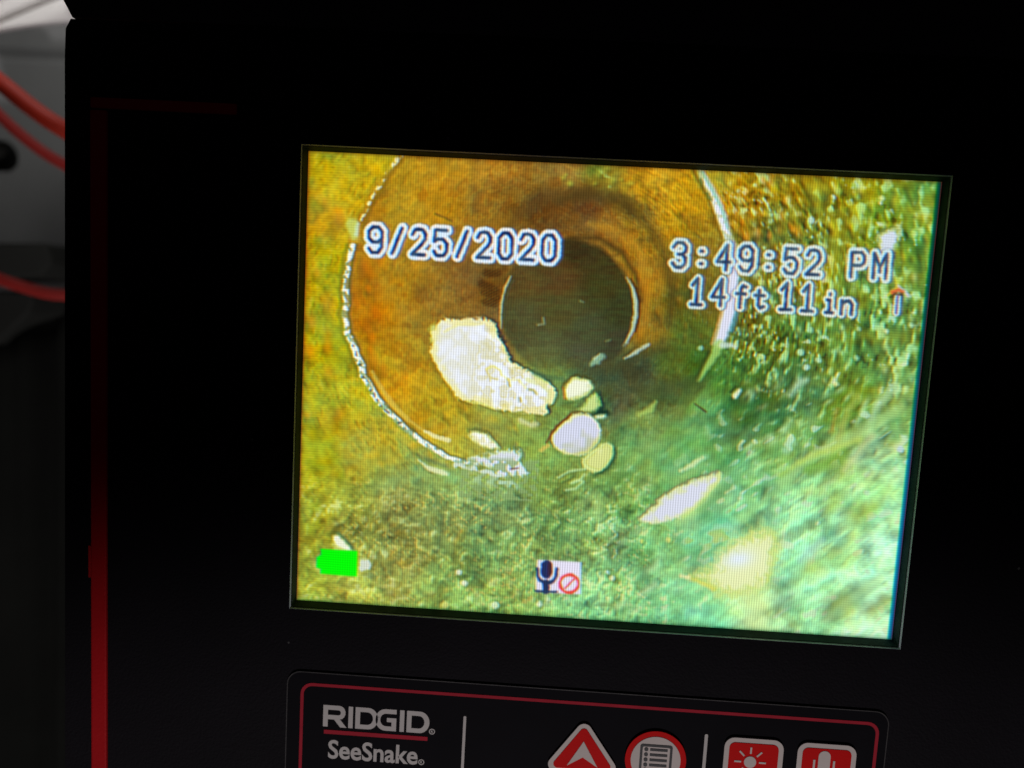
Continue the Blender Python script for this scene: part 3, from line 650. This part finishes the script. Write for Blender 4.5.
# white stone behind the time readout
shape([(877,240),(880,234),(887,230),(895,228),(899,234),(898,243),(893,251),(888,262),(881,262)], (208,218,232), (190,210,150), 4, 2.6, 1, 1, (70,95,30), .7, (-.8, -.8), 2, seed=92)
for cx, cy, s, c_ in ((886,331,3.4,(205,225,180)),(858,329,3,(170,205,150)),(911,325,3.2,(180,220,165)),(833,197,2.8,(210,230,195)),(882,198,3.0,(215,228,150)),(880,203,2.4,(225,225,190)),(811,220,4.2,(190,220,200)),(856,358,3,(160,205,150)),
                      (900,449,4.4,(190,215,215)),(458,572,4,(225,230,200)),(464,583,4,(230,235,205)),(539,604,3.5,(225,235,200)),(548,599,3,(200,225,170)),(495,605,5,(215,235,190)),(445,605,5,(215,220,120)),
                      (607,572,2.6,(190,225,215)),(612,578,2.8,(225,232,190)),(669,540,3.4,(210,220,120)),(642,541,2.6,(195,215,110)),(836,384,3,(225,230,160)),(810,330,4,(160,210,150)),(800,352,4.5,(175,220,175)),(818,360,3.6,(180,220,180)),(806,367,4,(190,225,200)),(700,348,3,(150,205,170))):
    stroke([(cx + s * .35, cy + s * .55), (cx + s * .4, cy + s * .6)], s * 1.5, (60, 90, 35), .4, 1.6)
    stroke([(cx, cy), (cx + .3, cy + .3)], s * 1.5, c_, .9, 1.6)
# pale strip and chip around the battery symbol
shape(Z(280, 500, 6.4, [(335,232),(360,222),(388,238),(425,275),(465,320),(440,330),(385,318),(338,268)]), (236,238,212), (215,222,150), 2, 1.1, 1, .5, (60,110,80), .6, (1, -.6), 2, seed=93)
shape(Z(280, 500, 6.4, [(500,365),(560,380),(596,420),(560,452),(500,462)]), (212,220,205), (190,205,140), 2, 1.4, .95, .8, (90,100,40), .4, (1, 0), 2, seed=94)
shape(Z(280, 500, 6.4, [(200,400),(230,350),(262,340),(262,470),(240,462)]), (215,205,150), None, 2, 2.0, .35, .8, seed=95)

# ---- video sharpening (before the overlay symbols)
img = np.clip(img, 0, 255)
img = img + 0.55 * (img - blur(img, 7))
img = np.clip(img, 8, 250)

# ---- on-screen writing
G = {
 '0': [[(.28,0),(.72,0),(1,.2),(1,.8),(.72,1),(.28,1),(0,.8),(0,.2),(.28,0)]],
 '1': [[(.12,.26),(.52,0),(.52,1)], [(.1,1),(.94,1)]],
 '2': [[(.02,.22),(.2,.03),(.5,0),(.8,.03),(1,.2),(1,.38),(.8,.55),(.02,1),(1,1)]],
 '3': [[(.02,.18),(.25,0),(.75,0),(1,.16),(1,.34),(.75,.47),(.4,.47)], [(.75,.47),(1,.62),(1,.84),(.75,1),(.25,1),(.02,.84)]],
 '4': [[(.72,1),(.72,0),(0,.68),(1,.68)]],
 '5': [[(.95,0),(.08,0),(.04,.45),(.3,.36),(.7,.36),(1,.52),(1,.82),(.75,1),(.25,1),(.02,.84)]],
 '9': [[(1,.42),(.75,.58),(.28,.58),(0,.42),(0,.16),(.28,0),(.72,0),(1,.18),(1,.78),(.72,1),(.28,1),(.04,.84)]],
 '/': [[(.80,0),(.20,1)]],
 ':': [[(.45,.30),(.55,.30)], [(.45,.80),(.55,.80)]],
 'P': [[(0,1),(0,0),(.75,0),(1,.14),(1,.4),(.75,.53),(0,.53)]],
 'M': [[(0,1),(0,0),(.5,.55),(1,0),(1,1)], [(.5,.6),(.5,.75)]],
 'f': [[(.85,.06),(.6,0),(.42,.14),(.42,1)], [(.08,.38),(.82,.38)]],
 't': [[(.42,.08),(.42,.86),(.6,1),(.88,.92)], [(.1,.34),(.84,.34)]],
 'i': [[(.28,.34),(.5,.34),(.5,1)], [(.2,1),(.84,1)], [(.5,.0),(.5,.06)]],
 'n': [[(.08,.32),(.08,1)], [(.08,.5),(.4,.32),(.7,.32),(.92,.5),(.92,1)]],
}
masks = {}
def glyphs(name, items, white=(226, 236, 244), dark=(38, 66, 128), ow=5.4, iw=1.7, shadow=True):
    """items: (char, centre x, centre y, w, h, lean)"""
    global img
    for ch, cx, cy, gw, gh, lean in items:
        sl = local(cx, cy, max(gw, gh) / 2 + 12); d = np.full(X[sl].shape, 1e9)
        for L in G[ch]:
            pts = []
            for a, b in L:
                x_ = (a - .5) * gw; y_ = (b - .5) * gh
                pts.append((cx + x_ - lean * y_, cy + y_ + 0.05 * x_))
            d = np.minimum(d, seg_d(pts, sl))
        d = d + (vnoise(X[sl] / 2.2, Y[sl] / 2.2, 77) - .5) * .7
        a = sm((ow + .8 - d) / 1.8)
        masks.setdefault(name, np.zeros(X.shape)); masks[name][sl] = np.maximum(masks[name][sl], a)
        dm = masks.setdefault(name + '_d', np.zeros(X.shape)); dm[sl] = np.maximum(dm[sl], sm((iw + .8 - d) / 1.7))
def overlay(name, white, dark, soft=1.0, fringe=True):
    global img
    a = masks[name]; d = masks[name + '_d']
    if fringe:                                        # blue fringe on the right, brown on the left of the outline
        sh = np.clip(np.roll(a, 3, 1) - a, 0, 1)[..., None]; img = img * (1 - .65 * sh) + np.array([35, 95, 150.]) * .65 * sh
        sh = np.clip(np.roll(a, -2, 1) - a, 0, 1)[..., None]; img = img * (1 - .35 * sh) + np.array([110, 60, 20.]) * .35 * sh
    hl_ = blur(a[..., None], 5); img = img * (1 - .38 * np.clip(hl_ * 1.6, 0, 1) * (1 - a[..., None]))
    tint = 1 + .10 * (vnoise(X / 5, Y / 4, 78)[..., None] - .5) * np.array([2., .2, -1.2])
    img = img * (1 - a[..., None]) + np.array(white, float) * tint * a[..., None]
    t2 = (vnoise(X / 6, Y / 5, 79) - .5)[..., None] * np.array([50., 60., 40.])
    img = img * (1 - d[..., None]) + (np.array(dark, float) + t2) * d[..., None]
glyphs('date_readout', [(c, 375.4 + 21.7 * i, 239.8 + i * 1.02, 13 if c != '/' else 15, 25.5, .045) for i, c in enumerate('9/25/2020')], ow=5.8)
overlay('date_readout', (228, 238, 248), (24, 50, 92))
glyphs('time_readout', [(c, 679.5 + 22.3 * i, 255.0 + i * 1.22, 12.5 if c != ':' else 16, 24.5, .075) for i, c in enumerate('3:49:52')], ow=5.3)
glyphs('time_readout', [(c, 679.5 + 22.3 * i, 255.0 + i * 1.22, 12.5, 24.5, .075) for i, c in ((8, 'P'), (9, 'M'))], ow=5.3)
overlay('time_readout', (215, 230, 228), (48, 72, 98))
glyphs('distance_readout', [('1',697,291.5,12,26,.08),('4',718.6,292.5,12.5,26,.08),('f',741.5,296.5,12,21.5,.08),('t',759.8,298.5,12,19,.08),('1',786.2,296.5,12.5,26,.08),('1',807.8,298,12.5,26,.08),('i',829.8,303.2,11,19,.08),('n',847.0,304.5,12,19,.08)], ow=4.8)
overlay('distance_readout', (218, 232, 228), (46, 70, 98))
# distance arrow
G['A'] = [[(.5,.05),(.5,1)]]
glyphs('arrow_symbol', [('A', 897.0, 304.5, 4, 17, .09)], ow=3.6, iw=1.3); overlay('arrow_symbol', (222, 228, 232), (95, 105, 150))
for q, c_, wq in (([(887.5,295.5),(893,291),(898,286.5)], (205,205,50), 3), ([(898,286),(904,291),(908,296)], (215,205,225), 3.2), ([(893,292.5),(898,290),(902,291.5)], (225,95,55), 4.2), ([(895,294),(902,295)], (60,35,20), 2)):
    stroke(q, wq, c_, .9, 1.2)
hm = np.zeros(X.shape); sl = win([(886,285),(909,297)], 3); hm[sl] = sm(1.2 - poly_sd([(886,297),(897,284),(909,297)], sl)); masks['arrow_symbol'] = np.maximum(masks['arrow_symbol'], hm)
# battery block
def flat(name, pts, col, soft=.8, grow=0):
    sl = win(pts, 6); a = sm(.5 - (poly_sd(pts, sl) - grow) / (2 * soft)); masks.setdefault(name, np.zeros(X.shape)); masks[name][sl] = np.maximum(masks[name][sl], a)
    img[sl] = img[sl] * (1 - a[..., None]) + np.array(col, float) * a[..., None]
flat('battery_symbol', Z(280,500,6.4,[(262,312),(380,320),(498,326),(496,408),(494,490),(380,482),(260,471),(262,442),(234,432),(236,366),(264,350)]), (4, 246, 6))
z7 = lambda pts: Z(510, 540, 10.24, pts)
flat('microphone_symbol', z7([(278,202),(500,212),(728,226),(724,556),(480,546),(262,534),(262,380)]), (224, 220, 240), 1.0)
stroke(z7([(377,262),(375,338)]), 10.8, (28,42,88), 1, .9); stroke(z7([(408,250),(406,345)]), 4.2, (58,30,34), .8, 1.2)
stroke(z7([(280,292),(284,370),(310,412),(365,440),(400,440),(445,420),(470,380),(480,298)]), 3.2, (30,52,92), 1, .9)
stroke(z7([(372,440),(370,520)]), 6.2, (30,45,80), 1, .9); stroke(z7([(262,522),(478,532)]), 2.1, (30,52,88), 1, .8)
stroke(z7([(605 + 95 * math.cos(t), 447 + 92 * math.sin(t)) for t in np.linspace(0, 2 * math.pi, 25)]), 3.0, (226,66,48), 1, .9)
stroke(z7([(562,495),(655,398)]), 1.9, (220,80,75), 1, .8)
# soft light loss and colour fringe painted along the edges, teal glow on the right margin
iu = np.arange(NU + 1)[None, :] * np.ones((NV + 1, 1)); jv = np.arange(NV + 1)[:, None] * np.ones((1, NU + 1))
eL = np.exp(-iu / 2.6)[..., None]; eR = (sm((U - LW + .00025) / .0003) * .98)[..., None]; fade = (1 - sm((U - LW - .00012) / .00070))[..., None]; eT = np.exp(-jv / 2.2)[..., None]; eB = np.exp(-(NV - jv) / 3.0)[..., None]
img = img * (1 - .75 * eL) + np.array([90, 40, 0.]) * .75 * eL
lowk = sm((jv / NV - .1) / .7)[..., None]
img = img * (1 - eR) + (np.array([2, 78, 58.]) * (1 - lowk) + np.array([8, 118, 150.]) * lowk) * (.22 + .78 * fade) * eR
img = img * (1 - .6 * eT) + np.array([60, 30, 5.]) * .6 * eT
img = img * (1 - .6 * eB) + np.array([10, 60, 30.]) * .6 * eB
# slight lateral offset between the colour channels and the softness of the phone's lens
img[..., 2] = np.roll(img[..., 2], 1, 1); img[..., 0] = np.roll(img[..., 0], -1, 1)
img = blur(img, 3); img = img * .97 + .045 * blur(img, 31); img = np.clip(img, 0, 255) / 255.0
lin = np.where(img <= .04045, img / 12.92, ((img + .055) / 1.055) ** 2.4)
rgba = np.concatenate([lin, np.ones(lin.shape[:2] + (1,))], -1).astype(np.float32).reshape(-1, 4)

# the lit panel: emission from the colours above times the LCD's own column and row lines
ms = bpy.data.materials.new('lit_lcd'); ms.use_nodes = True; nt = ms.node_tree
for n in list(nt.nodes): nt.nodes.remove(n)
N_, L_ = nt.nodes.new, nt.links.new
att = N_('ShaderNodeAttribute'); att.attribute_name = 'picture'
tc = N_('ShaderNodeTexCoord'); sp = N_('ShaderNodeSeparateXYZ'); L_(tc.outputs['Object'], sp.inputs[0])
def math_(op, a, b=None):
    n = N_('ShaderNodeMath'); n.operation = op
    for k, v in enumerate((a, b)):
        if v is None: continue
        if isinstance(v, (int, float)): n.inputs[k].default_value = v
        else: L_(v, n.inputs[k])
    return n.outputs[0]
PX = 2 * LW / 640
sx = math_('SINE', math_('MULTIPLY', sp.outputs['X'], 2 * math.pi / (PX * 2.62)))
sy = math_('SINE', math_('MULTIPLY', sp.outputs['Z'], 2 * math.pi / (PX * 2.62)))
nz = N_('ShaderNodeTexNoise'); nz.inputs['Scale'].default_value = 22; nz.inputs['Detail'].default_value = 1; L_(tc.outputs['Object'], nz.inputs['Vector'])
side = math_('MULTIPLY', math_('ABSOLUTE', sp.outputs['X']), 1 / LW)
side = math_('MINIMUM', math_('MAXIMUM', math_('DIVIDE', math_('SUBTRACT', side, 0.70), 0.22), 0.0), 1.0)      # columns in the middle, rows at the sides
ax_ = math_('MULTIPLY', math_('SUBTRACT', 1.05, side), math_('ADD', 0.04, math_('MULTIPLY', nz.outputs['Fac'], 0.22)))
ay_ = math_('ADD', 0.03, math_('MULTIPLY', side, 0.065))
mod = math_('ADD', 1.0, math_('ADD', math_('MULTIPLY', sx, ax_), math_('MULTIPLY', sy, ay_)))
em = N_('ShaderNodeEmission'); L_(att.outputs['Color'], em.inputs['Color']); L_(mod, em.inputs['Strength'])
gl = N_('ShaderNodeBsdfGlossy'); gl.inputs['Color'].default_value = (.02, .02, .02, 1); gl.inputs['Roughness'].default_value = .25
ad = N_('ShaderNodeAddShader'); L_(em.outputs[0], ad.inputs[0]); L_(gl.outputs[0], ad.inputs[1])
ou = N_('ShaderNodeOutputMaterial'); L_(ad.outputs[0], ou.inputs['Surface'])

idx = np.arange((NU + 1) * (NV + 1)).reshape(NV + 1, NU + 1)
quads = np.stack([idx[:-1, :-1], idx[1:, :-1], idx[1:, 1:], idx[:-1, 1:]], -1)     # (NV,NU,4) facing -y
verts = np.stack([U, np.zeros_like(U), V], -1).reshape(-1, 3).astype(np.float32)
def grid_mesh(name, sel):
    q = quads[sel].reshape(-1, 4); used, inv = np.unique(q.ravel(), return_inverse=True)
    me = bpy.data.meshes.new(name); me.vertices.add(len(used)); me.vertices.foreach_set('co', verts[used].ravel())
    me.loops.add(q.size); me.loops.foreach_set('vertex_index', inv.astype(np.int32))
    me.polygons.add(len(q)); me.polygons.foreach_set('loop_start', np.arange(0, q.size, 4, dtype=np.int32))
    try: me.polygons.foreach_set('loop_total', np.full(len(q), 4, dtype=np.int32))
    except Exception: pass
    me.update(calc_edges=True)
    a = me.color_attributes.new('picture', 'FLOAT_COLOR', 'POINT'); a.data.foreach_set('color', rgba[used].ravel())
    return me
free = np.ones((NV, NU), bool); sub = []
for k in ('date_readout', 'time_readout', 'distance_readout', 'arrow_symbol', 'battery_symbol', 'microphone_symbol'):
    mk = (masks[k][:-1, :-1] > .35) & free; free &= ~mk; sub.append((k, mk))
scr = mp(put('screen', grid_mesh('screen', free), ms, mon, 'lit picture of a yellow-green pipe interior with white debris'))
SUBL = {'date_readout': 'outlined date 9/25/2020', 'time_readout': 'outlined time 3:49:52 PM', 'distance_readout': 'outlined distance 14 ft 11 in',
        'arrow_symbol': 'small arrow pointing up', 'battery_symbol': 'bright green battery block', 'microphone_symbol': 'microphone with red prohibition ring'}
for k, mk in sub: put(k, grid_mesh(k, mk), ms, scr, SUBL[k])

# ------------------------------------------------------------------ control panel below the screen
YP = YF - 0.00030                # front of the overlay film
def q(px, py): return xz(px, py, YP)
pz = q(500, 688)[1]
ztop = -57.2
mp_panel = mp(plate('control_panel', [rrect(-58.6, -105, 58.6, ztop, 2.6)], YP, 0.0006, M['panel'], mon))
def child(o): return o           # children of a part that itself carries the parent-inverse: same world frame
o_, i_ = rrect(-58.75, -105.2, 58.75, ztop + .15, 2.7), rrect(-58.58, -105.0, 58.58, ztop - .02, 2.6)
plate('panel_edge', [o_, i_], YP - 0.00002, 0.0004, M['edge'], mp_panel)
a = q(301.5, 720)[0]; b = q(876.5, 740)[0]; zt_ = (q(500, 697.6)[1] + q(700, 711.5)[1]) / 2
print('PANEL', a, b, zt_, q(320, 686), q(860, 722.5), q(290, 690), q(884, 730), q(500, 686), q(750, 705))
YL = YP - 0.00006
wl_ = .62
plate('border_line', [rrect(a - wl_ / 2, -103, b + wl_ / 2, zt_ + wl_ / 2, 2.3), rrect(a + wl_ / 2, -102.4, b - wl_ / 2, zt_ - wl_ / 2, 1.75)], YL, 0.00005, M['redline'], mp_panel)
# brand lettering traced as filled outlines
def arc(cx, cz, rx, rz, a0, a1, n=7): return [(cx + rx * math.cos(math.radians(a0 + (a1 - a0) * k / n)), cz + rz * math.sin(math.radians(a0 + (a1 - a0) * k / n))) for k in range(n + 1)]
LET = {
 'R': [[(0,0)] + arc(104,43,38,43,-90,90) + [(112,90),(150,135),(110,135),(70,88),(30,88),(30,135),(0,135)], [(30,28)] + arc(98,44,14,16,-90,90) + [(30,60)]],
 'I': [[(0,0),(28,0),(28,135),(0,135)]],
 'D': [[(0,0)] + arc(82,67.5,62,67.5,-90,90,12) + [(0,135)], [(30,28)] + arc(76,67.5,36,39.5,-90,90,12) + [(30,107)]],
 'G': [[(132,0)] + arc(62,67.5,62,67.5,-90,-270,12) + [(132,135),(132,54),(72,54),(72,80),(102,80),(102,107)] + arc(66,67.5,36,39.5,90,270,12) + [(132,28)]],
}
tl, tr = q(323.6, 704.2), q(430.0, 712.6); bl = q(322.8, 725.6)
wtot = 675.0; sxx = (tr[0] - tl[0]) / wtot; szz = (bl[1] - tl[1]) / 135.0
loops = []
for ch, x0 in (('R', 0), ('I', 161), ('D', 205), ('G', 333), ('I', 487), ('D', 531)):
    dy_ = 0
    for L in LET[ch]: loops.append([(tl[0] + (x0 + u) * sxx, (tl[1] + q(430, 712.6)[1]) / 2 + v * szz) for u, v in L])
print('LOGO', tl, tr, bl)
plate('brand_lettering', loops, YL, 0.00005, M['white'], mp_panel)
u0, u1 = q(324, 731), q(427.5, 739.2)
plate('logo_underline', [bar(u0[0], (u0[1] + u1[1]) / 2, u1[0], (u0[1] + u1[1]) / 2, .82)], YL, 0.00005, M['redline'], mp_panel)
def text_mesh(s, x0, x1, z0, z1, bold=0.02):
    cu = bpy.data.curves.new('text', 'FONT'); cu.body = s; cu.offset = bold; cu.size = 1; cu.resolution_u = 4
    o = bpy.data.objects.new('text', cu); C.objects.link(o)
    me = bpy.data.meshes.new_from_object(o.evaluated_get(bpy.context.evaluated_depsgraph_get()))
    bpy.data.objects.remove(o); bpy.data.curves.remove(cu)
    co = np.empty(len(me.vertices) * 3, np.float32); me.vertices.foreach_get('co', co); co = co.reshape(-1, 3)
    mn, mx = co.min(0), co.max(0)
    out = np.zeros_like(co); out[:, 0] = (x0 + (co[:, 0] - mn[0]) / (mx[0] - mn[0]) * (x1 - x0)) * MM
    out[:, 2] = (z0 + (co[:, 1] - mn[1]) / (mx[1] - mn[1]) * (z1 - z0)) * MM; out[:, 1] = YL
    me.vertices.foreach_set('co', out.ravel()); me.update(); return me
s0, s1 = q(328.5, 739.5), q(417.5, 762.5)
put('product_lettering', text_mesh('SeeSnake', s0[0], s1[0], q(372, 761.5)[1], q(372, 742.5)[1], 0.022), M['white'], mp_panel)
for (px, py) in ((432.0, 731.5), (421.3, 762.0)):
    c_ = q(px, py)
    plate('registered_mark', [circle(*c_, .60, 20), circle(*c_, .42, 20)], YL, 0.00005, M['white'], mp_panel)
    put('registered_letter', text_mesh('R', c_[0] - .2, c_[0] + .22, c_[1] - .26, c_[1] + .26, 0.03), M['white'], mp_panel)
for (ax1, ay1, wd) in ((465, 716, .55), (706.5, 734, .62)):
    c_ = q(ax1, ay1); plate('divider_line', [rrect(c_[0] - wd / 2, -101, c_[0] + wd / 2, c_[1], wd / 2 - .01)], YL, 0.00005, M['white'], mp_panel)

# buttons: raised domes on the film
def button(name, label, loops_outer, mat, thick=0.0004):
    return mp(plate(name, [loops_outer], YP - thick, thick + 0.0001, mat, mon, label=label))
ap = q(584.2, 720.0); lo = q(549.0, 768.0); ro = q(618.0, 772.0)
cxu = ap[0] + .1; half = 8.05; zb = ap[1] - 10.8
tri = [(cxu, ap[1] + 0.5), (cxu - half, zb), (cxu + half, zb)]
up = button('up_button', 'red triangular button with pale rim and arrow', roundpoly(tri, 1.5, 8), M['white2'])
ti = [(cxu, ap[1] - .95), (cxu - half + 1.7, zb + .85), (cxu + half - 1.7, zb + .85)]
plate('button_face', [roundpoly(ti, 0.8, 8)], YP - 0.00047, 0.00006, M['btnred'], up)
aa = xz(583.7, 741.5, YP - .0005)
plate('arrow_mark', [[(aa[0], aa[1]), (aa[0] - 3.0, aa[1] - 5.2), (aa[0] , aa[1] - 3.3), (aa[0] + 3.0, aa[1] - 5.2)]], YP - 0.00053, 0.00005, M['white2'], up)
c_ = xz(655.5, 760.3, YP - .0004)
mb = button('menu_button', 'round button with red ring and list symbol', circle(*c_, 5.95, 64), M['btnred'])
plate('button_face', [circle(*c_, 4.85, 64)], YP - 0.00047, 0.00006, M['white2'], mb)
dz = 0.5
plate('list_outline', [rrect(c_[0] - 3.15, c_[1] - 4.1, c_[0] + 3.15, c_[1] + 3.25, .55), rrect(c_[0] - 2.66, c_[1] - 3.65, c_[0] + 2.66, c_[1] + 2.76, .3)], YP - 0.00053, 0.00005, M['ink'], mb)
for k in range(6):
    zz = c_[1] + 2.18 - k * 1.06
    plate('list_bullet', [circle(c_[0] - 1.95, zz, .40, 12)], YP - 0.00053, 0.00005, M['ink'], mb)
    plate('list_row', [rrect(c_[0] - 1.22, zz - .25, c_[0] + 2.2, zz + .25, .08, 2)], YP - 0.00053, 0.00005, M['ink'], mb)
def square_button(name, label, pl, pr, ptop):
    x0 = xz(*pl, YP - .0004)[0]; x1 = xz(*pr, YP - .0004)[0]; zt_ = xz(*ptop, YP - .0004)[1]; wd = x1 - x0
    b_ = button(name, label, rrect(x0, zt_ - wd, x1, zt_, 2.0, 8), M['white2'])
    plate('button_face', [rrect(x0 + .95, zt_ - wd + .95, x1 - .95, zt_ - .95, 1.15, 8)], YP - 0.00047, 0.00006, M['btnred'], b_)
    return b_, (x0 + x1) / 2, zt_ - wd / 2
lb, cx_, cz_ = square_button('light_button', 'red square button with pale rim and sun symbol', (723.2, 762), (782.2, 766), (752, 738.8))
cs = xz(750.0, 762.2, YP - .0005)
plate('sun_disc', [circle(*cs, 1.18, 28)], YP - 0.00053, 0.00005, M['white2'], lb)
for k in range(8):
    t = math.radians(90 + 45 * k); plate('sun_ray', [bar(cs[0] + 1.72 * math.cos(t), cs[1] + 1.72 * math.sin(t), cs[0] + 3.05 * math.cos(t), cs[1] + 3.05 * math.sin(t), .34)], YP - 0.00053, 0.00005, M['white2'], lb)
kb, cx_, cz_ = square_button('microphone_button', 'red square button with pale rim and microphone symbol', (796.5, 764), (855.2, 768), (826, 744.2))
cm = xz(825.2, 751.2, YP - .0005)
plate('microphone_capsule', [rrect(cm[0] - 1.15, cm[1] - 5.2, cm[0] + 1.15, cm[1], 1.13, 8)], YP - 0.00053, 0.00005, M['white2'], kb)
R2 = 2.1
plate('microphone_stand', [[(cm[0] - R2, cm[1] - 1.9)] + arc(cm[0], cm[1] - 4.3, R2, R2, 180, 360, 12) + [(cm[0] + R2, cm[1] - 1.9), (cm[0] + R2 - .4, cm[1] - 1.9)] + arc(cm[0], cm[1] - 4.3, R2 - .4, R2 - .4, 360, 180, 12) + [(cm[0] - R2 + .4, cm[1] - 1.9)]], YP - 0.00053, 0.00005, M['white2'], kb)
